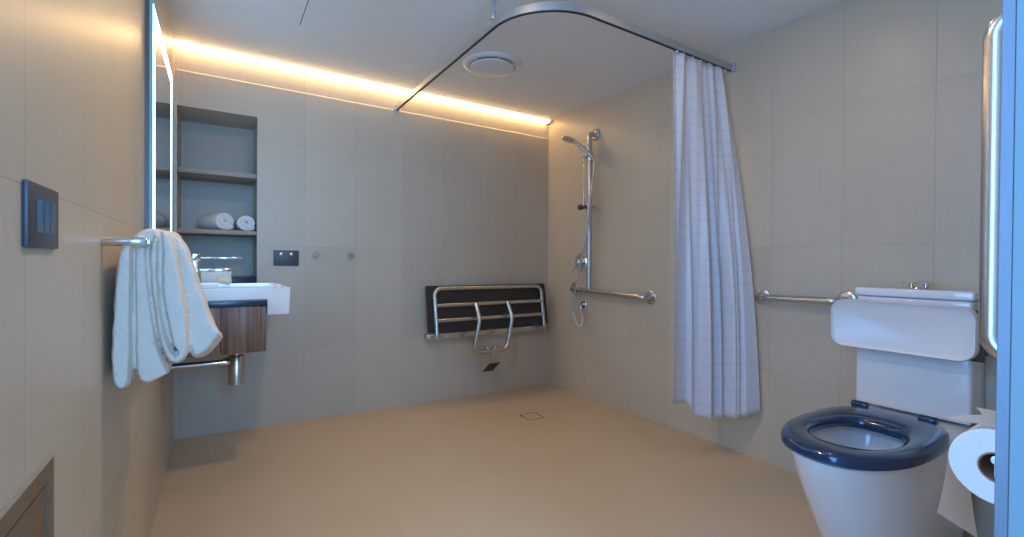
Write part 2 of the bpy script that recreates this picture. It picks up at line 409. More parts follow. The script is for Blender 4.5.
# ------------------------------------------------------------------ vanity
van = thing('vanity_cabinet', 'wall-hung walnut vanity cabinet with a dark top under the white basin', 'cabinet', (XL, 2.5, 0.57))
cy0, cy1, cx1, cz0, cz1 = 2.20, YB-0.002, 0.168, 0.575, 0.768
obj('body', B((XL+0.001, cy0+0.018, cz0+0.004), (cx1-0.02, cy1, cz1), 0.001), M['walnut'], van)
obj('drawer_front', B((cx1-0.019, cy0+0.0, cz0), (cx1, cy1, cz1-0.003), 0.0012), M['walnut'], van)
obj('side_panel', B((0.006, cy0, cz0), (cx1-0.0205, cy0+0.017, cz1-0.001), 0.0012), M['walnut'], van)
obj('side_panel', B((XL+0.001, cy0, cz0), (0.003, cy0+0.017, cz1-0.001), 0.0012), M['walnut'], van)
tag(obj('counter_top', B((XL+0.001, cy0-0.004, cz1+0.0005), (cx1+0.004, cy1, 0.79), 0.0015), M['stone'], van), 'dark blue-black slab')
# basin: L-shaped section (apron hangs in front of the cabinet), hollowed
by0, by1 = 2.25, 2.74
prof = [(XL+0.002, 0.7905), (cx1+0.008, 0.7905), (cx1+0.008, 0.723), (0.262, 0.723), (0.266, 0.836), (0.266, 0.841), (XL+0.002, 0.841)]
bm = loft(bmesh.new(), [[(x, y, z) for x, z in prof] for y in (by0, by1)])
bmesh.ops.recalc_face_normals(bm, faces=bm.faces)
bmesh.ops.bevel(bm, geom=list(bm.edges), offset=0.004, segments=3, affect='EDGES', clamp_overlap=True)
bas = obj('wash_basin', bm, M['porcelain'], None, loc=(XL, 2.5, 0.79))
c1 = loft(bmesh.new(), [[(0.09+u*sx, 2.495+v*sx, z) for u, v in rrect(0.32, 0.45, 0.03)] for z, sx in ((0.90, 1), (0.84, 1.0), (0.81, 0.97), (0.802, 0.9))])
cc = obj('cut', c1, M['porcelain'], None, smooth=False)
boolean(bas, [cc])
for p in bas.data.polygons: p.use_smooth = True
bas.data.set_sharp_from_angle(angle=math.radians(35))
tag(bas, 'white rectangular ceramic basin mounted on the walnut cabinet', 'basin')
wst = obj('waste', LT([(0, 0), (0.022, 0), (0.022, 0.003), (0.018, 0.005), (0, 0.005)], (0.09, 2.495, 0.8025)), M['chrome'], bas)
# mixer tap
tp = thing('basin_mixer', 'chrome pillar mixer tap with a long flat lever on the basin', 'tap', (-0.102, 2.47, 0.845))
tx, ty = -0.084, 2.47
obj('body', LT([(0, 0.0), (0.021, 0.0), (0.021, 0.004), (0.0155, 0.006), (0.0155, 0.109), (0.0145, 0.111), (0.0145, 0.114), (0.0158, 0.116), (0.0158, 0.142), (0.014, 0.144), (0, 0.144)], (tx, ty, 0.8413)), M['chrome'], tp)
obj('spout', B((tx+0.012, ty-0.013, 0.903), (0.048, ty+0.013, 0.921), 0.003), M['chrome'], tp)
obj('lever', B((tx+0.008, ty-0.007, 0.9645), (0.089, ty+0.007, 0.9725), 0.002), M['chrome'], tp)
# items round the basin
tb = thing('tissue_box', 'pale card box standing on the dark counter behind the tap', 'box', (-0.02, 2.84, 0.79))
obj('carton', B((-0.10, 2.79, 0.7905), (0.052, 2.90, 0.905), 0.003), M['white_box'], tb)
obj('lid_slot', LT([(0, 0), (0.03, 0), (0.03, 0.0015), (0, 0.0015)], (-0.02, 2.845, 0.905), n=32), M['dark_gap'], tb)
sp = obj('wrapped_soap', B((-0.012, 2.665, 0.8455), (0.052, 2.70, 0.8705), 0.008, 3, rot=Matrix.Rotation(0.28, 3, 'Y')), M['cream'], None, loc=(0.02, 2.69, 0.847))
bmv = sp.data; lo = min(v.co.z for v in bmv.vertices); sp.location.z += 0.8417-(sp.location.z+lo)
tag(sp, 'small cream wrapped soap tilted on the far rim of the basin', 'soap')
fc = rolled('face_cloth', (-0.040, 2.275, 0.841+0.013), 1.35, 0.07, 0.014, 'small rolled white face cloth on the near rim of the basin', None, M['roll_towel'], turns=2.4)
fc['category'] = 'cloth'
# bottle trap
tr = thing('bottle_trap', 'satin metal bottle trap with waste pipe under the vanity cabinet', 'waste trap', (0.062, 2.40, 0.40))
q = (0.066, 2.42)
obj('trap_body', LT([(0, 0), (0.028, 0), (0.032, 0.003), (0.032, 0.128), (0.029, 0.132), (0.018, 0.134), (0.018, 0.176), (0, 0.176)], (q[0], q[1], 0.398)), M['steel'], tr)
pp = [(q[0]-0.02, q[1], 0.503), (XL+0.002, q[1], 0.503)]
obj('waste_pipe', T(pp, 0.0125), M['chrome'], tr)
obj('pipe_nut', LT([(0, 0), (0.0175, 0), (0.019, 0.002), (0.019, 0.014), (0.0165, 0.016), (0.0165, 0.024), (0, 0.024)], (q[0]-0.026, q[1], 0.503), (-1, 0, 0)), M['chrome'], tr)
obj('wall_flange', LT([(0, 0), (0.034, 0), (0.034, 0.002), (0.024, 0.008), (0.014, 0.01), (0, 0.01)], (XL+0.0005, q[1], 0.503), (1, 0, 0)), M['chrome'], tr)

# ------------------------------------------------------------------ outlet and hooks on back wall
po = thing('power_outlet', 'grey double power outlet plate on the back wall beside the niche', 'power outlet', (0.33, YB, 0.973))
obj('plate', B((0.263, YB-0.009, 0.928), (0.397, YB-0.0003, 1.018), 0.003), M['grey_plate'], po)
for x in (0.303, 0.357):
    rk = obj('rocker', B((x-0.009, YB-0.0125, 0.986), (x+0.009, YB-0.0085, 1.004), 0.0015, rot=Matrix.Rotation(0.12, 3, 'X')), M['steel'], po)
    bm = bmesh.new()
    for dx, dz, an in ((-0.010, 0.960, 0.5), (0.010, 0.960, -0.5), (0, 0.944, 0)):
        box(bm, (x+dx-0.0016, YB-0.0094, dz-0.005), (x+dx+0.0016, YB-0.0088, dz+0.005), rot=Matrix.Rotation(an, 3, 'Y'))
    obj('socket_slots', bm, M['black'], po, smooth=False)
def hook(x, z, label):
    h = thing('robe_hook', label, 'hook', (x, YB, z), 'robe hooks on the back wall')
    obj('rose', LT(disc_prof(0.0125, 0.005), (x, YB-0.0003, z), (0, -1, 0)), M['chrome'], h)
    obj('peg', LT([(0, 0), (0.008, 0), (0.008, 0.026), (0.017, 0.027), (0.0175, 0.029), (0.0175, 0.036), (0.0165, 0.038), (0, 0.038)], (x, YB-0.005, z), (0, -1, 0)), M['chrome'], h)
hook(0.487, 0.997, 'small round chrome robe hook beside the power outlet')
hook(0.690, 0.994, 'small round chrome robe hook farther from the power outlet')

# ------------------------------------------------------------------ light switch, left wall
sw = thing('light_switch', 'dark grey light switch plate with three rockers on the left wall', 'light switch', (XL, 0.865, 1.015))
sy0, sy1, sz0, sz1 = 0.780, 0.905, 0.974, 1.056
obj('plate', B((XL+0.0003, sy0, sz0), (XL+0.0058, sy1, sz1), 0.0016), M['grey_plate'], sw)
for k in range(3):
    y = 0.812+k*0.0262
    bm = loft(bmesh.new(), [[(XL+0.0055, y, z), (XL+0.0098-f*0.0022, y, z), (XL+0.0064, y+0.0235, z), (XL+0.0055, y+0.0235, z)] for z, f in ((0.994, 1), (1.036, 0))])
    bmesh.ops.recalc_face_normals(bm, faces=bm.faces); bmesh.ops.bevel(bm, geom=list(bm.edges), offset=0.0006, segments=2, affect='EDGES')
    obj('rocker', bm, M['grey_rocker'], sw)

# ------------------------------------------------------------------ bronze panel, left wall low
pn = thing('access_panel', 'bronze metal panel set in the left wall near the floor', 'panel', (XL, 0.7, 0.3))
py0, py1, pz0, pz1 = 0.45, 0.880, 0.28, 0.685
bm = bmesh.new(); fw = 0.024
for a, b in (((py0, pz1-fw), (py1, pz1)), ((py0, pz0), (py1, pz0+fw)), ((py0, pz0+fw), (py0+fw, pz1-fw)), ((py1-fw, pz0+fw), (py1, pz1-fw))):
    box(bm, (XL+0.0003, a[0], a[1]), (XL+0.006, b[0], b[1]))
obj('frame', bm, M['bronze'], pn, smooth=False)
bm = bmesh.new(); q_ = 0.0022
box(bm, (XL+0.0003, py0, pz1), (XL+0.0064, py1+q_, pz1+q_)); box(bm, (XL+0.0003, py1, pz0), (XL+0.0064, py1+q_, pz1))
tag(obj('edge_trim', bm, M['bronze_edge'], pn, smooth=False), 'pale metal edge strip')
obj('recess', B((XL+0.0003, py0+fw, pz0+fw), (XL+0.0008, py1-fw, pz1-fw)), M['dark_gap'], pn, smooth=False)
bm = B((XL+0.0008, py0+fw+0.003, pz0+fw+0.003), (XL+0.004, py1-fw-0.001, pz1-fw-0.005), 0.0008)
obj('flap', bm, M['bronze'], pn)

# ------------------------------------------------------------------ towel rail and towel
rl = thing('towel_rail', 'chrome towel rail on the left wall holding the white towel', 'towel rail', (XL, 1.5, 0.985))
ry, rz, rx = 1.225, 0.997, -0.128
obj('post', LT([(0, 0), (0.0092, 0), (0.0098, 0.001), (0.0098, 0.0705), (0.0090, 0.072), (0, 0.072)], (XL+0.0003, ry, rz), (1, 0, 0)), M['chrome'], rl)
tag(obj('end_cap', LT([(0, 0), (0.0062, 0), (0.0062, 0.001), (0, 0.001)], (XL+0.0723, ry, rz), (1, 0, 0)), M['stone'], rl), 'dark blue end cap')
obj('rail', T([(rx-0.004, ry+0.009, rz), (rx-0.004, 1.80, rz)], 0.008), M['chrome'], rl)
obj('post', LT([(0, 0), (0.0098, 0.001), (0.0098, 0.0705), (0.0090, 0.072), (0, 0.072)], (XL+0.0003, 1.81, rz), (1, 0, 0)), M['chrome'], rl)

F_PX, YAW, PITCH, ROLL, CH = 460.25, 0.5663, -0.008, 0.0079, 0.9613
# towel: thick folds of terry hung over the rail; each fold is a closed outline in the x-z plane drawn back along the rail
def fold(bm, ol, y0, y1, rnd=0.009, seed=0, drop=0.0, ny=12):
    P3 = [V((p[0], 0, p[1])) for p in ol]; P3 = catmull(P3+[P3[0]], 6)[:-1]
    c = sum(P3, V((0, 0, 0)))/len(P3); secs = []
    n = len(P3); nr = []
    for i, p in enumerate(P3):
        t = P3[(i+1) % n]-P3[i-1]; nr.append(V((-t.z, 0, t.x)).normalized())
    area_ = sum(P3[i].x*P3[(i+1) % n].z-P3[(i+1) % n].x*P3[i].z for i in range(n)); sg = 1 if area_ > 0 else -1
    for k in range(ny+1):
        t = k/ny; e = min(t, 1-t)*(y1-y0); ins = rnd*(1-math.sqrt(max(0, 1-(1-min(1, e/rnd))**2))) if e < rnd else 0
        ins *= 0.62
        row = []
        for i, p in enumerate(P3):
            low = max(0, min(1, (0.98-p.z)/0.2))
            q = p+nr[i]*(sg*ins)+V((0.006*math.sin(t*5+seed+p.z*8)*low*t, 0, -drop*t*low))
            q.y = y0+(y1-y0)*t; row.append(q)
        secs.append(row)
    loft(bm, secs)
tw = bmesh.new()
fold(tw, [(-0.172, 0.995), (-0.180, 0.95), (-0.186, 0.86), (-0.190, 0.76), (-0.186, 0.705), (-0.174, 0.688), (-0.159, 0.700), (-0.1555, 0.76), (-0.1545, 0.86), (-0.1545, 0.95), (-0.156, 1.005)], 1.235, 1.50, seed=1)
fold(tw, [(-0.152, 1.008), (-0.1515, 0.95), (-0.1515, 0.86), (-0.151, 0.77), (-0.147, 0.712), (-0.132, 0.694), (-0.110, 0.700), (-0.092, 0.712), (-0.098, 0.735), (-0.111, 0.775), (-0.119, 0.84), (-0.127, 0.92), (-0.130, 0.99), (-0.136, 1.012)], 1.240, 1.52, seed=4)
fold(tw, [(-0.118, 1.018), (-0.127, 0.985), (-0.1255, 0.92), (-0.118, 0.84), (-0.107, 0.775), (-0.095, 0.742), (-0.084, 0.735), (-0.076, 0.742), (-0.078, 0.752), (-0.088, 0.768), (-0.098, 0.81), (-0.106, 0.87), (-0.109, 0.93), (-0.108, 0.99), (-0.110, 1.014)], 1.234, 1.47, seed=7)
fold(tw, [(-0.107, 1.020), (-0.1045, 0.98), (-0.1055, 0.93), (-0.1025, 0.87), (-0.094, 0.81), (-0.084, 0.772), (-0.077, 0.760), (-0.080, 0.750), (-0.086, 0.738), (-0.078, 0.733), (-0.064, 0.741), (-0.057, 0.768), (-0.060, 0.84), (-0.070, 0.92), (-0.081, 0.985), (-0.094, 1.018)], 1.230, 1.47, seed=7)
fold(tw, [(-0.150, 0.994), (-0.156, 1.008), (-0.140, 1.024), (-0.118, 1.028), (-0.098, 1.022), (-0.085, 1.000), (-0.090, 0.985), (-0.110, 0.990)], 1.250, 1.46, seed=8)
fold(tw, [(-0.104, 1.026), (-0.090, 1.010), (-0.077, 0.975), (-0.066, 0.90), (-0.058, 0.83), (-0.055, 0.765), (-0.048, 0.742), (-0.024, 0.752), (-0.006, 0.776), (0.002, 0.790), (-0.006, 0.806), (-0.016, 0.83), (-0.034, 0.89), (-0.050, 0.945), (-0.066, 0.99), (-0.084, 1.020)], 1.262, 1.40, seed=11, drop=0.03)
fold(tw, [(-0.176, 0.97), (-0.176, 0.80), (-0.170, 0.71), (-0.15, 0.705), (-0.13, 0.75), (-0.10, 0.80), (-0.088, 0.86), (-0.088, 0.93), (-0.098, 0.99), (-0.12, 1.018), (-0.15, 1.012)], 1.33, 1.74, seed=14)
two = obj('bath_towel', tw, M['towel'], None, loc=(-0.13, 1.45, 0.69))
md = two.modifiers.new('r', 'REMESH'); md.mode = 'VOXEL'; md.voxel_size = 0.0027
md = two.modifiers.new('s', 'SMOOTH'); md.factor = 0.5; md.iterations = 2
bpy.context.view_layer.update(); apply_mods(two)
for p in two.data.polygons: p.use_smooth = True
nrm_ = [v.normal.copy() for v in two.data.vertices]
for v, nv_ in zip(two.data.vertices, nrm_):
    w = V(v.co)+two.location
    d = noise.noise(w*330)*0.0009+noise.noise(w*26)*0.0024
    v.co += nv_*d
tag(two, 'thick white terry bath towel draped over the rail on the left wall', 'towel')

# ------------------------------------------------------------------ shower seat on back wall
ss = thing('shower_bench', 'fold-up dark shower seat with a steel tube frame against the back wall', 'bench', (1.68, YB, 0.44))
tilt = lambda z: 2.905-(0.79-z)*0.17      # the folded seat leans, its foot away from the wall
def slab(x0, x1, z0, z1, yo, th, bev=0.006):
    bm = loft(bmesh.new(), [[(x, tilt(z0)+yo, z0), (x, tilt(z0)+yo+th, z0), (x, tilt(z1)+yo+th, z1), (x, tilt(z1)+yo, z1)] for x in (x0, x1)])
    bmesh.ops.recalc_face_normals(bm, faces=bm.faces); bmesh.ops.bevel(bm, geom=list(bm.edges), offset=bev, segments=2, affect='EDGES'); return bm
obj('seat_board', slab(1.178, 2.165, 0.482, 0.792, 0.016, 0.036), M['pad'], ss)
fx0, fx1 = 1.222, 2.105; fy = -0.006
pts = [(fx0, tilt(0.47)+fy, 0.472), (fx0, tilt(0.775)+fy, 0.774), (fx1, tilt(0.775)+fy, 0.774), (fx1, tilt(0.47)+fy, 0.472)]
obj('frame', T(fillet(pts, 0.05), 0.0145), M['steel'], ss)
for z in (0.662, 0.562):
    obj('cross_bar', T([(fx0+0.006, tilt(z)+fy, z), (fx1-0.006, tilt(z)+fy, z)], 0.0145), M['steel'], ss)
lp = [(1.513, tilt(0.67)-0.034, 0.668), (1.520, 2.80, 0.560), (1.470, 2.80, 0.332), (1.742, 2.80, 0.338), (1.785, 2.80, 0.560), (1.775, tilt(0.67)-0.034, 0.668)]
obj('support_leg', T(fillet(lp, [0, 0.08, 0.05, 0.05, 0.08, 0]), 0.0155), M['steel'], ss)
for x in (fx0+0.06, fx1-0.06): obj('mount_bolt', LT(disc_prof(0.011, 0.006), (x, YB-0.056, 0.443), (0, -1, 0), 20), M['chrome'], ss)
bm = B((1.185, YB-0.056, 0.424), (2.195, YB-0.0005, 0.464), 0.003)
obj('wall_bar', bm, M['steel'], ss)
for x in (fx0, fx1): obj('hinge', B((x-0.010, tilt(0.45)-0.012, 0.436), (x+0.010, YB-0.057, 0.474), 0.003), M['steel'], ss)
for x in (1.580, 1.640): obj('leg_pivot', LT([(0, -0.012), (0.017, -0.012), (0.019, -0.009), (0.019, 0.009), (0.017, 0.012), (0, 0.012)], (x, 2.80, 0.352), (1, 0, 0), 20), M['steel'], ss)
def plate(x0, x1, y0, z0, dx, y1, z1, th):
    bm = loft(bmesh.new(), [[(x0, y0, z0), (x1, y0, z0), (x1, y0+th, z0), (x0, y0+th, z0)], [(x0+dx, y1, z1), (x1+dx, y1, z1), (x1+dx, y1+th, z1), (x0+dx, y1+th, z1)]])
    bmesh.ops.recalc_face_normals(bm, faces=bm.faces); bmesh.ops.bevel(bm, geom=list(bm.edges), offset=0.002, segments=2, affect='EDGES'); return bm
bm = plate(1.600, 1.682, 2.785, 0.350, 0.0, 2.79, 0.250, 0.012)
ft = obj('foot_bracket', bm, M['steel'], ss)
tag(obj('foot_pad', plate(1.600, 1.682, 2.789, 0.250, -0.020, 2.85, 0.182, 0.014), M['rubber'], ft), 'dark rubber foot')
obj('foot_tip', plate(1.580, 1.662, 2.849, 0.182, -0.004, 2.853, 0.168, 0.016), M['steel'], ft)
obj('foot_web', B((1.598, 2.782, 0.345), (1.684, 2.817, 0.356), 0.002), M['steel'], ft)

# ------------------------------------------------------------------ floor drain
dr = thing('floor_drain', 'square tile-insert floor drain with a thin dark frame', 'drain', (1.655, 2.357, 0))
dz = floor_z(1.655, 2.357)+0.0012
rr = Matrix.Rotation(-0.05, 3, 'Z'); pv = (1.655, 2.357, dz); hs = 0.057
bm = bmesh.new(); lw = 0.0045
for a, b in (((-hs, -hs), (hs, -hs+lw)), ((-hs, hs-lw), (hs, hs)), ((-hs, -hs+lw), (-hs+lw, hs-lw)), ((hs-lw, -hs+lw), (hs, hs-lw))):
    box(bm, (1.655+a[0], 2.357+a[1], dz-0.006), (1.655+b[0], 2.357+b[1], dz+0.0012), rot=rr, piv=pv)
obj('frame', bm, M['dark_gap'], dr, smooth=False)
obj('tile_insert', box(bmesh.new(), (1.655-hs+lw, 2.357-hs+lw, dz-0.006), (1.655+hs-lw, 2.357+hs-lw, dz+0.0004), rot=rr, piv=pv), M['floor'], dr, smooth=False)

# ------------------------------------------------------------------ wall flange helper
def flange(name, c, axis, par, r=0.038, m=None):
    return obj(name, LT([(0, 0), (r-0.002, 0), (r, 0.002), (r, 0.006), (r-0.004, 0.009), (0.02, 0.0105), (0, 0.0105)], c, axis), m or M['steel'], par)

# ------------------------------------------------------------------ shower
RX = XR-0.060
gr = thing('shower_grab_rail', 'stainless steel L-shaped shower grab rail with vertical riser beside the curtain', 'grab rail', (XR, 2.3, 0.765))
hz = 0.762
pts = [(XR-0.001, 2.655, hz+0.020), (RX, 2.62, hz+0.003), (RX, 1.93, hz), (XR-0.001, 1.915, hz-0.006)]
obj('horizontal_bar', T(fillet([(XR-0.001, 2.64, hz+0.012), (RX, 2.62, hz+0.006), (RX, 1.945, hz-0.012), (XR-0.001, 1.925, hz-0.014)], 0.04), 0.018), M['steel'], gr)
flange('wall_flange', (XR-0.0003, 2.64, hz+0.012), (-1, 0, 0), gr, 0.042); flange('wall_flange', (XR-0.0003, 1.925, hz-0.014), (-1, 0, 0), gr, 0.042)
vy = 2.425
obj('riser', T(fillet([(XR-0.001, vy+0.01, 1.862), (RX, vy+0.005, 1.862), (RX, vy, hz+0.012)], 0.055), 0.0175), M['steel'], gr)
flange('wall_flange', (XR-0.0003, vy+0.01, 1.862), (-1, 0, 0), gr, 0.042)
# slider brackets and hand shower
hs_ = thing('hand_shower', 'chrome hand shower with hose clipped on the vertical rail', 'shower head', (RX, vy, 1.35))
obj('slider', LT([(0.0178, -0.028), (0.023, -0.028), (0.025, -0.025), (0.025, 0.025), (0.023, 0.028), (0.0178, 0.028), (0.0178, -0.028)], (RX, vy, 1.695)), M['chrome'], hs_)
obj('slider', LT([(0.0178, -0.020), (0.022, -0.020), (0.0235, -0.018), (0.0235, 0.018), (0.022, 0.020), (0.0178, 0.020), (0.0178, -0.020)], (RX, vy, 1.350)), M['chrome'], hs_)
tag(obj('clamp_knob', LT([(0, 0), (0.013, 0), (0.013, 0.03), (0.019, 0.032), (0.02, 0.055), (0.017, 0.06), (0, 0.06)], (RX-0.012, vy+0.019, 1.350), (-0.45, 0.9, 0), 24), M['rubber'], hs_), 'dark clamp knob')
obj('clamp_arm', LT([(0, 0), (0.013, 0), (0.013, 0.045), (0.016, 0.047), (0.016, 0.062), (0, 0.062)], (RX+0.002, vy-0.020, 1.352), (-0.1, -0.99, 0), 24), M['chrome'], hs_)
obj('guide_rod', T([(RX-0.025, vy+0.035, 1.70), (RX-0.025, vy+0.035, 1.36)], 0.0045, 12), M['chrome'], hs_)
obj('slider_link', T([(RX-0.014, vy+0.016, 1.70), (RX-0.025, vy+0.045, 1.70)], 0.010, 14), M['chrome'], hs_)
hb = V((RX-0.040, vy-0.075, 1.672)); he = V((RX-0.105, vy+0.010, 1.775)); hd = V((RX-0.130, vy+0.078, 1.818))
hp = catmull([hb, hb.lerp(he, 0.5)+V((0, 0, 0.004)), he, he.lerp(hd, 0.6)+V((0, 0, 0.012))], 6)
obj('handle', T(hp, 0.0125, 18), M['chrome'], hs_)
ax_ = V((-0.22, 0.22, -0.95)).normalized()
obj('head', LT([(0, -0.020), (0.016, -0.018), (0.040, -0.008), (0.050, 0.000), (0.051, 0.008), (0.048, 0.011), (0, 0.011)], hd, ax_, 36), M['chrome'], hs_)
tag(obj('spray_face', LT([(0, 0), (0.042, 0), (0.040, 0.002), (0, 0.003)], hd+ax_*0.0112, ax_, 36), M['alu'], hs_), 'grey spray face')
obj('handle_clip', T([(RX-0.018, vy-0.010, 1.702), (RX-0.058, vy-0.040, 1.706)], 0.015, 16), M['chrome'], hs_)
hose = catmull([hb, (RX-0.048, vy-0.099, 1.616), (RX-0.050, vy-0.055, 1.387), (RX-0.052, vy-0.026, 1.150), (RX-0.052, vy+0.033, 0.943), (RX-0.052, vy+0.094, 0.729), (RX-0.050, vy+0.103, 0.607), (RX-0.045, vy+0.069, 0.526), (RX-0.035, vy+0.045, 0.512), (RX-0.010, vy+0.050, 0.555), (RX+0.010, vy+0.090, 0.600), (RX+0.018, vy+0.107, 0.640)], 10)
obj('hose', T(hose, 0.0075, 12), M['alu'], hs_)
mx = thing('shower_mixer', 'round chrome shower mixer with lever on the right wall behind the riser', 'shower mixer', (XR, 2.58, 0.965))
obj('plate', LT([(0, 0), (0.066, 0), (0.067, 0.003), (0.06, 0.010), (0, 0.010)], (XR-0.0003, 2.575, 0.965), (-1, 0, 0)), M['chrome'], mx)
obj('cartridge', LT([(0, 0.007), (0.024, 0.007), (0.024, 0.045), (0.021, 0.048), (0, 0.048)], (XR, 2.575, 0.965), (-1, 0, 0)), M['chrome'], mx)
obj('lever', T([(XR-0.040, 2.575, 0.965), (XR-0.060, 2.615, 0.895)], 0.007, 12), M['chrome'], mx)
el = thing('hose_outlet', 'small chrome wall elbow feeding the shower hose below the rail', 'water outlet', (XR, 2.545, 0.655))
obj('rose', LT(disc_prof(0.027, 0.006), (XR-0.0003, 2.545, 0.655), (-1, 0, 0)), M['chrome'], el)
obj('elbow', T(fillet([(XR-0.005, 2.545, 0.655), (XR-0.042, 2.535, 0.655), (XR-0.042, 2.53, 0.615)], 0.018), 0.0115, 16), M['chrome'], el)

# ------------------------------------------------------------------ curtain rail and curtain
CZ = 1.972
ct = thing('curtain_rail', 'curved aluminium shower curtain rail hung below the ceiling', 'curtain rail', (0.99, 1.40, CZ))
rp = fillet([(0.985, YB-0.012, CZ), (0.985, 1.412, CZ), (XR-0.012, 1.412, CZ)], 0.29, 24)
prof = [(-0.009, -0.016), (0.009, -0.016), (0.009, 0.016), (-0.009, 0.016)]
obj('track', sweep(bmesh.new(), rp, prof, up=(0, 0, 1)), M['alu'], ct)
rp2 = [p+V((0, 0, -0.0175)) for p in rp[:]]
tag(obj('track_slot', sweep(bmesh.new(), rp2, [(-0.0035, -0.0016), (0.0035, -0.0016), (0.0035, 0.0016), (-0.0035, 0.0016)], up=(0, 0, 1)), M['black'], ct), 'dark slot under the rail')
obj('end_bracket', B((0.967, YB-0.012, CZ-0.018), (1.003, YB+0.0025, CZ+0.018), 0.003), M['alu'], ct)
obj('end_bracket', B((XR-0.012, 1.392, CZ-0.022), (XR-0.0003, 1.432, CZ+0.022), 0.003), M['alu'], ct)
hx_, hy_ = 0.978, 1.702
obj('hanger_rod', T([(hx_, hy_, CZ+0.03), (hx_, hy_, H-0.0005)], 0.0075, 14), M['alu'], ct)
obj('hanger_clamp', LT([(0, 0), (0.012, 0), (0.013, 0.004), (0.013, 0.026), (0.010, 0.034), (0, 0.034)], (hx_, hy_, CZ+0.0162)), M['alu'], ct)
obj('hanger_flange', LT([(0, 0), (0.028, 0), (0.028, -0.004), (0.012, -0.008), (0, -0.008)], (hx_, hy_, H)), M['alu'], ct)

cu = thing('shower_curtain', 'white shower curtain gathered at the wall end of the curved rail', 'curtain', (1.98, 1.40, CZ-0.02))
bm = bmesh.new(); nu, nv = 220, 60
uvl = bm.loops.layers.uv.new('UVMap')
top = [(1.785, 1.410), (1.86, 1.415), (1.94, 1.412), (2.02, 1.412), (2.10, 1.412), (2.180, 1.412)]
mid = [(1.785, 1.400), (1.87, 1.42), (1.96, 1.38), (2.06, 1.38), (2.14, 1.33), (2.200, 1.285)]
bot = [(1.790, 1.405), (1.900, 1.43), (1.985, 1.375), (2.075, 1.360), (2.120, 1.285), (2.210, 1.222)]
cT, cM, cB = catmull([(a, b, 0) for a, b in top], 20), catmull([(a, b, 0) for a, b in mid], 20), catmull([(a, b, 0) for a, b in bot], 20)
def at(c, s):
    x = s*(len(c)-1); i = min(int(x), len(c)-2); return c[i].lerp(c[i+1], x-i)
def sst(a, b, x):
    x = max(0, min(1, (x-a)/(b-a))); return x*x*(3-2*x)
def folds(s, t):
    a = 2*PI*(4.2*s+0.12*math.sin(9*s)+0.08)
    head = 0.016*math.sin(a)+0.005*math.sin(2.3*a+1.3)
    mid_ = sst(0.20, 0.34, s)*(1-sst(0.80, 0.90, s))
    low = 0.024*math.sin(2*PI*(6.0*s+0.25*math.sin(3*s))+0.5*t)*mid_+0.008*math.sin(2*PI*13.1*s+1.0+1.1*t)*mid_
    low += 0.008*math.sin(2*PI*2.2*s+0.4)*(1-mid_)
    w = sst(0.0, 0.75, t)
    return head*(1-w)+low*w
zt = 1.946
hem = lambda s: 0.285 if s < 0.25 else (0.215 if s < 0.74 else 0.225)
def pos(s, t):
    a, m_, b = at(cT, s), at(cM, s), at(cB, s)
    p = a.lerp(m_, t*2) if t < 0.5 else m_.lerp(b, (t-0.5)*2)
    # smooth blend of the three guide curves
    p = a*((1-t)*(1-2*t))+m_*(4*t*(1-t))+b*(t*(2*t-1))
    d = folds(s, t)
    sc = 0.010*math.sin(2*PI*4.2*s+0.6)*max(0, 1-t*6)
    hz_ = 0.292-0.070*min(1, max(0, (s-0.22)/0.12))+0.018*max(0, (s-0.8)/0.2)-0.012*math.sin(PI*s)
    z = zt+sc-(zt-hz_)*t
    return V((p.x+0.004*math.sin(2*PI*5*s+2)*t, p.y+d, z))
gr_ = [[bm.verts.new(pos(i/nu, j/nv)) for j in range(nv+1)] for i in range(nu+1)]
for i in range(nu):
    for j in range(nv):
        f = bm.faces.new((gr_[i][j], gr_[i][j+1], gr_[i+1][j+1], gr_[i+1][j]))
        for lp_, (a, b) in zip(f.loops, ((i, j), (i, j+1), (i+1, j+1), (i+1, j))): lp_[uvl].uv = (a/nu*1.0, 1.7-b/nv*1.7)
fab = obj('fabric', bm, M['curtain'], cu, ang=180)
md = fab.modifiers.new('t', 'SOLIDIFY'); md.thickness = 0.0009; md.offset = 0
for k in range(7):
    s = (k+0.04)/6.08; p = pos(s, 0)
    x = p.x if k else p.x+0.012
    bm = bmesh.new(); box(bm, (x-0.004, 1.406, CZ-0.026), (x+0.004, 1.418, CZ-0.0198), 0.0012)
    tube(bm, [(x, 1.412, CZ-0.024), (x, (1.412+p.y)/2, CZ-0.033), (x, p.y, p.z-0.012)], 0.0018, 8)
    obj('glider', bm, M['plastic'], cu)

# ------------------------------------------------------------------ ceiling vent
vn = thing('ceiling_vent', 'round white exhaust vent with a central disc on the ceiling', 'vent', (1.305, 2.315, H))
vc = (1.312, 2.292, H)
obj('outer_ring', LT([(0.118, -0.001), (0.163, -0.0005), (0.165, -0.004), (0.162, -0.009), (0.146, -0.015), (0.133, -0.014), (0.128, -0.006)], vc, n=64), M['plastic'], vn)
tag(obj('throat', LT([(0, -0.0012), (0.127, -0.0012), (0.127, -0.003), (0, -0.003)], vc, n=48), M['dark_gap'], vn), 'dark opening behind the disc')
obj('disc', LT([(0, -0.014), (0.110, -0.015), (0.121, -0.018), (0.123, -0.022), (0.120, -0.027), (0.09, -0.031), (0, -0.033)], vc, n=64), M['plastic'], vn)
for k in range(6):
    a = k*PI/3+0.3; obj('spoke', box(bmesh.new(), (vc[0]+0.108, vc[1]-0.004, H-0.021), (vc[0]+0.134, vc[1]+0.004, H-0.009), rot=Matrix.Rotation(a, 3, 'Z'), piv=vc), M['plastic'], vn)

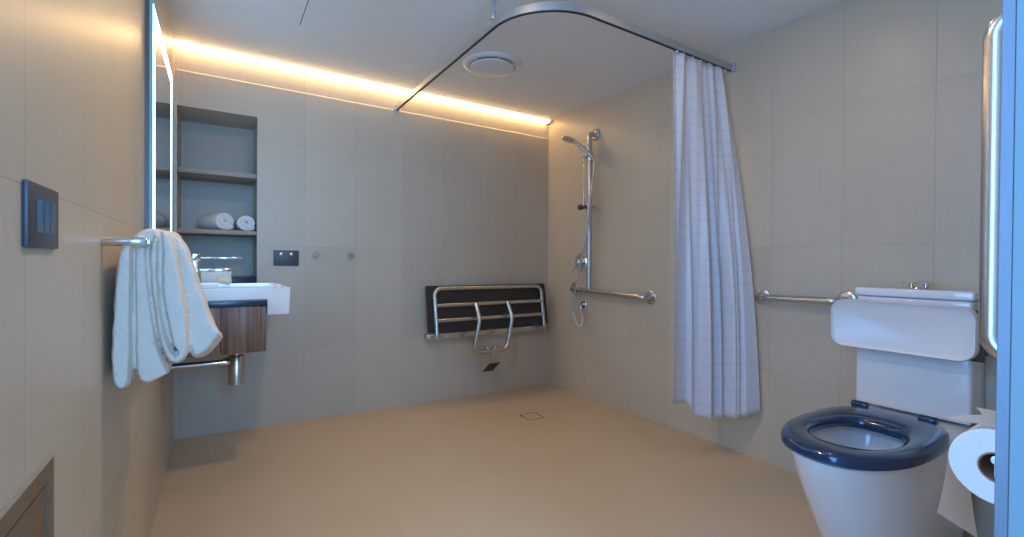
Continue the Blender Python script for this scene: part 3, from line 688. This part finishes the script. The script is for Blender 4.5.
# ------------------------------------------------------------------ toilet
TY = 0.628
BY = 0.612
def dshape(x0, x1, hw, hwb, n=40, sq=2.35, yc=BY):
    """D outline: round front at x0, squarer back at x1; hw half width"""
    xm_ = x0+(x1-x0)*0.52; pts = []
    for k in range(n):
        a = 2*PI*k/n; c, s = math.cos(a), math.sin(a)
        if c < 0: px = xm_-(xm_-x0)*abs(c)**(2/sq)
        else: px = xm_+(x1-xm_)*abs(c)**(2/3.2)
        f = max(0, (px-xm_)/(x1-xm_)) if c > 0 else 0
        ww = hw+(hwb-hw)*f
        e_ = 2/sq if c < 0 else 2/3.2
        pts.append((px, yc+ww*math.copysign(abs(s)**e_, s)))
    return pts
to = thing('toilet', 'white close-coupled toilet with navy seat facing across the room', 'toilet', (1.9, TY, 0))
secs = []
for z, x0, hw, hb2 in ((0.0, 1.610, 0.130, 0.135), (0.03, 1.600, 0.134, 0.138), (0.12, 1.550, 0.146, 0.150), (0.22, 1.490, 0.157, 0.16), (0.32, 1.430, 0.164, 0.165), (0.38, 1.400, 0.167, 0.168), (0.404, 1.389, 0.168, 0.170), (0.416, 1.387, 0.168, 0.170), (0.420, 1.393, 0.163, 0.166)):
    secs.append([(x, y, z) for x, y in dshape(x0, XR-0.002, hw, hb2)])
n_ = len(secs[0])
inn = []
for z, x0, x1, hw in ((0.420, 1.440, 1.86, 0.125), (0.411, 1.445, 1.855, 0.121), (0.38, 1.450, 1.845, 0.119), (0.34, 1.475, 1.825, 0.108), (0.29, 1.53, 1.79, 0.085), (0.255, 1.59, 1.76, 0.062), (0.245, 1.63, 1.74, 0.04)):
    inn.append([(x, y, z) for x, y in dshape(x0, x1, hw, hw*0.95)])
bm = loft(bmesh.new(), secs+inn)
obj('bowl', bm, M['porcelain'], to, ang=50)
obj('bowl_water', loft(bmesh.new(), [[(x, y, z) for x, y in dshape(1.532, 1.788, 0.084, 0.080)] for z in (0.2905, 0.292)]), M['water'], to)
# cistern
cX = 2.085
def prism_x(y0, y1, z0, z1, x0, x1, r, bev=0.006):
    pr = rrect(y1-y0, z1-z0, r, 6); cyy, czz = (y0+y1)/2, (z0+z1)/2
    bm = loft(bmesh.new(), [[(x0+bev, cyy+u*(1-bev*2/(y1-y0)), czz+v*(1-bev*2/(z1-z0))) for u, v in pr], [(x0+bev*0.3, cyy+u*(1-bev*0.6/(y1-y0)), czz+v*(1-bev*0.6/(z1-z0))) for u, v in pr]][::1] +
              [[(x0+bev, cyy+u, czz+v) for u, v in pr], [(x1, cyy+u, czz+v) for u, v in pr]])
    return bm
cis = obj('cistern', B((cX, TY-0.167, 0.4315), (XR-0.004, TY+0.160, 0.842), 0.010, 3), M['porcelain'], to)
obj('cistern_lid', B((cX-0.006, TY-0.172, 0.8435), (XR-0.003, TY+0.165, 0.874), 0.007, 3), M['porcelain'], to)
fb = obj('flush_button', LT([(0, 0), (0.026, 0), (0.027, 0.002), (0.025, 0.005), (0, 0.005)], (cX+0.06, TY-0.01, 0.874)), M['chrome'], to)
for s in (-1, 1):
    obj('flush_paddle', LT([(0, 0), (0.010, 0), (0.011, 0.012), (0.024, 0.014), (0.025, 0.018), (0.020, 0.020), (0, 0.020)], (cX+0.06, TY-0.01+0.020*s, 0.879), n=24), M['chrome'], fb)
# seat ring
so = [dshape(x0, x1, hw, hb2, 64, 2.4) for x0, x1, hw, hb2 in ((1.388, 1.958, 0.160, 0.150), (1.374, 1.970, 0.172, 0.160), (1.372, 1.972, 0.174, 0.161), (1.380, 1.965, 0.167, 0.154), (1.408, 1.945, 0.143, 0.132))]
si = [dshape(x0, x1, hw, hb2, 64, 2.2) for x0, x1, hw, hb2 in ((1.465, 1.795, 0.122, 0.108), (1.478, 1.783, 0.110, 0.097), (1.480, 1.781, 0.108, 0.095), (1.478, 1.783, 0.110, 0.097))]
zs = [0.4225, 0.427, 0.444, 0.454, 0.458]; zi = [0.456, 0.449, 0.434, 0.4225]
rings = [[(x, y, z) for x, y in r_] for r_, z in list(zip(so, zs))+list(zip(si, zi))]
bm = bmesh.new(); R_ = [[bm.verts.new(p) for p in r_] for r_ in rings]; m_ = 64
for a, b in zip(R_, R_[1:]+[R_[0]]):
    for k in range(m_): bm.faces.new((a[k], a[(k+1) % m_], b[(k+1) % m_], b[k]))
st_ = obj('seat', bm, M['navy'], to, ang=60)
tag(st_, 'glossy navy blue open seat ring')
for y in (BY-0.078, BY+0.112):
    tag(obj('seat_hinge', box(LT([(0, -0.024), (0.011, -0.024), (0.013, -0.021), (0.013, 0.021), (0.011, 0.024), (0, 0.024)], (1.955, y, 0.456), (0, 1, 0), 24), (1.937, y-0.020, 0.4215), (1.973, y+0.020, 0.452), 0.004), M['navy'], st_), 'navy hinge block')
# backrest
br = thing('toilet_back_support', 'white padded toilet backrest in front of the cistern', 'backrest', (2.05, 0.645, 0.735))
obj('pad', prism_x(0.438, 0.853, 0.648, 0.828, 2.020, 2.060, 0.045, 0.010), M['plastic'], br, ang=50)
def arm(y):
    return T(fillet([(2.052, y+(0.03 if y < 0.6 else -0.03), 0.735), (2.074, y, 0.735), (XR-0.002, y, 0.735)], 0.01), 0.008, 14)
bm = bmesh.new(); box(bm, (2.060, 0.428, 0.650), (2.072, 0.46, 0.815), 0.003); box(bm, (2.072, 0.430, 0.668), (XR-0.0005, 0.444, 0.815), 0.002)
obj('bracket', bm, M['rubber'], br)
bm = bmesh.new(); box(bm, (2.060, 0.812, 0.700), (2.075, 0.834, 0.770), 0.003); box(bm, (2.075, 0.816, 0.715), (XR-0.0005, 0.828, 0.755), 0.002)
obj('bracket', bm, M['rubber'], br)
# rail beside the toilet
wr = thing('toilet_grab_rail', 'stainless steel horizontal grab rail on the right wall beside the toilet cistern', 'grab rail', (XR, 1.05, 0.8))
obj('bar', T(fillet([(XR-0.001, 1.237, 0.800), (RX-0.002, 1.205, 0.801), (RX-0.002, 0.895, 0.806), (XR-0.001, 0.880, 0.812)], 0.045), 0.016), M['steel'], wr)
flange('wall_flange', (XR-0.0003, 1.237, 0.800), (-1, 0, 0), wr, 0.038); flange('wall_flange', (XR-0.0003, 0.878, 0.812), (-1, 0, 0), wr, 0.036)
# vertical rail on the near wall
vr = thing('vertical_grab_rail', 'stainless steel vertical grab rail next to the doorway', 'grab rail', (0.95, YF, 0.8))
gx, gy = 0.948, YF+0.058
obj('bar', T(fillet([(gx, YF+0.001, 0.834), (gx, gy, 0.834), (gx, gy, 1.318), (gx, YF+0.001, 1.318)], 0.055, 12), 0.0155, 28), M['steel'], vr)
flange('wall_flange', (gx, YF+0.0003, 0.834), (0, 1, 0), vr, 0.037); flange('wall_flange', (gx, YF+0.0003, 1.318), (0, 1, 0), vr, 0.037)

# ------------------------------------------------------------------ toilet roll and holder
pc = V((1.0, 0.1905, 0.653)); PR, CR = 0.0572, 0.0225
ph = thing('toilet_roll_holder', 'chrome toilet roll holder on the wall next to the doorway', 'toilet roll holder', (1.12, YF, 0.653))
obj('arm', T(fillet([(1.128, YF+0.001, 0.653), (1.128, pc.y, pc.z+0.012), (0.996, pc.y, pc.z+0.012)], 0.02), 0.0075, 16), M['chrome'], ph)
obj('end_stop', B((0.986, pc.y-0.008, pc.z-0.012), (0.996, pc.y+0.002, pc.z+0.022), 0.002), M['plastic'], ph)
flange('wall_plate', (1.128, YF+0.0003, 0.653), (0, 1, 0), ph, 0.024, M['chrome'])
pr_ = thing('toilet_roll', 'white toilet roll with loose sheets on the holder by the doorway', 'toilet roll', pc)
bm = bmesh.new(); lathe(bm, [(CR+0.001, 0.0), (PR-0.0015, 0.0), (PR, 0.0015), (PR, 0.0985), (PR-0.0015, 0.1), (CR+0.001, 0.1), (CR+0.001, 0.0)], pc, (1, 0, 0), 64, cap=False)
obj('paper', bm, M['paper'], pr_)
bm = bmesh.new(); lathe(bm, [(CR-0.0012, -0.0004), (CR+0.0009, -0.0004), (CR+0.0009, 0.1004), (CR-0.0012, 0.1004), (CR-0.0012, -0.0004)], pc, (1, 0, 0), 48, cap=False)
tag(obj('core', bm, M['cardboard'], pr_), 'brown cardboard core')
# loose end lying over the top, torn into two points
def sheet(pts_grid, th=0.0012):
    bm = bmesh.new(); G = [[bm.verts.new(p) for p in row] for row in pts_grid]
    for i in range(len(G)-1):
        for j in range(len(G[0])-1): bm.faces.new((G[i][j], G[i][j+1], G[i+1][j+1], G[i+1][j]))
    r = bmesh.ops.solidify(bm, geom=list(bm.faces), thickness=th); return bm
rows = []
for i in range(15):
    u = i/14; x = 1.0+0.1*u
    tipy = 0.253 if u < 0.02 else 0
    edge = 0.064-0.085*u if u < 0.42 else (0.028+0.02*((u-0.42)/0.58)**1.2)
    row = []
    for j in range(9):
        v = j/8; yy = pc.y-0.03+v*(edge+0.03)
        hz2 = 0.0585*math.cos(max(-1, min(1, (yy-pc.y)/0.0585))*0.35)
        row.append((x, yy, pc.z+hz2+0.0015+0.004*math.sin(3*u+1)*v+ (0.010*u)*v))
    rows.append(row)
obj('loose_sheet', sheet(rows), M['paper'], pr_)
rows = []
for i in range(13):
    u = i/12; x = 1.001+0.098*u; row = []
    for j in range(9):
        v = j/8; zb = 0.553-0.060*u; y = pc.y+PR+0.0008+(0.012-0.028*u)*v**1.5
        row.append((x, y, pc.z+(zb-pc.z)*v))
    rows.append(row)
obj('hanging_sheet', sheet(rows), M['paper'], pr_)

# ------------------------------------------------------------------ world light and added blue fill lights
W = bpy.data.worlds.new('world'); S.world = W; W.use_nodes = True
bg = W.node_tree.nodes['Background']; bg.inputs[0].default_value = (0.30, 0.52, 1.0, 1); bg.inputs[1].default_value = 0.55
def area(name, loc, tgt, size, col, e, sy=None):
    ld = bpy.data.lights.new(name, 'AREA'); ld.shape = 'RECTANGLE'; ld.size = size; ld.size_y = sy or size; ld.color = col; ld.energy = e
    o = bpy.data.objects.new(name, ld); COL.objects.link(o); o.location = loc
    o.rotation_euler = (V(tgt)-V(loc)).to_track_quat('-Z', 'Y').to_euler(); return o
area('added_window_fill', (-0.62, 0.36, 1.15), (0.4, 0.42, 1.10), 0.9, (0.16, 0.45, 1.0), 56, 1.9)  # added blue fill, shining in through the added opening
area('added_hall_fill', (0.22, -1.4, 1.35), (0.35, 2.9, 1.15), 0.45, (0.20, 0.52, 1.0), 42, 1.3)  # added blue fill behind the camera, for niche and back wall

# ------------------------------------------------------------------ camera
cam = bpy.data.cameras.new('camera'); co = bpy.data.objects.new('camera', cam); COL.objects.link(co); S.camera = co
cam.sensor_fit = 'HORIZONTAL'; cam.sensor_width = 36; cam.lens = F_PX/1024*36; cam.clip_start = 0.02; cam.shift_y = -3.0/1024
Fv = V((math.sin(YAW)*math.cos(PITCH), math.cos(YAW)*math.cos(PITCH), math.sin(PITCH)))
rt = V((math.cos(YAW), -math.sin(YAW), 0)); up = rt.cross(Fv)
r2 = rt*math.cos(ROLL)+up*math.sin(ROLL); u2 = -rt*math.sin(ROLL)+up*math.cos(ROLL)
mt = Matrix((r2, u2, -Fv)).transposed().to_4x4(); mt.translation = V((0, 0, CH)); co.matrix_world = mt
S.view_settings.view_transform = 'Standard'; S.view_settings.look = 'None'; S.view_settings.exposure = 0.15; S.view_settings.gamma = 1; S.view_settings.use_curve_mapping = False
S.cycles.max_bounces = 10; S.cycles.diffuse_bounces = 6
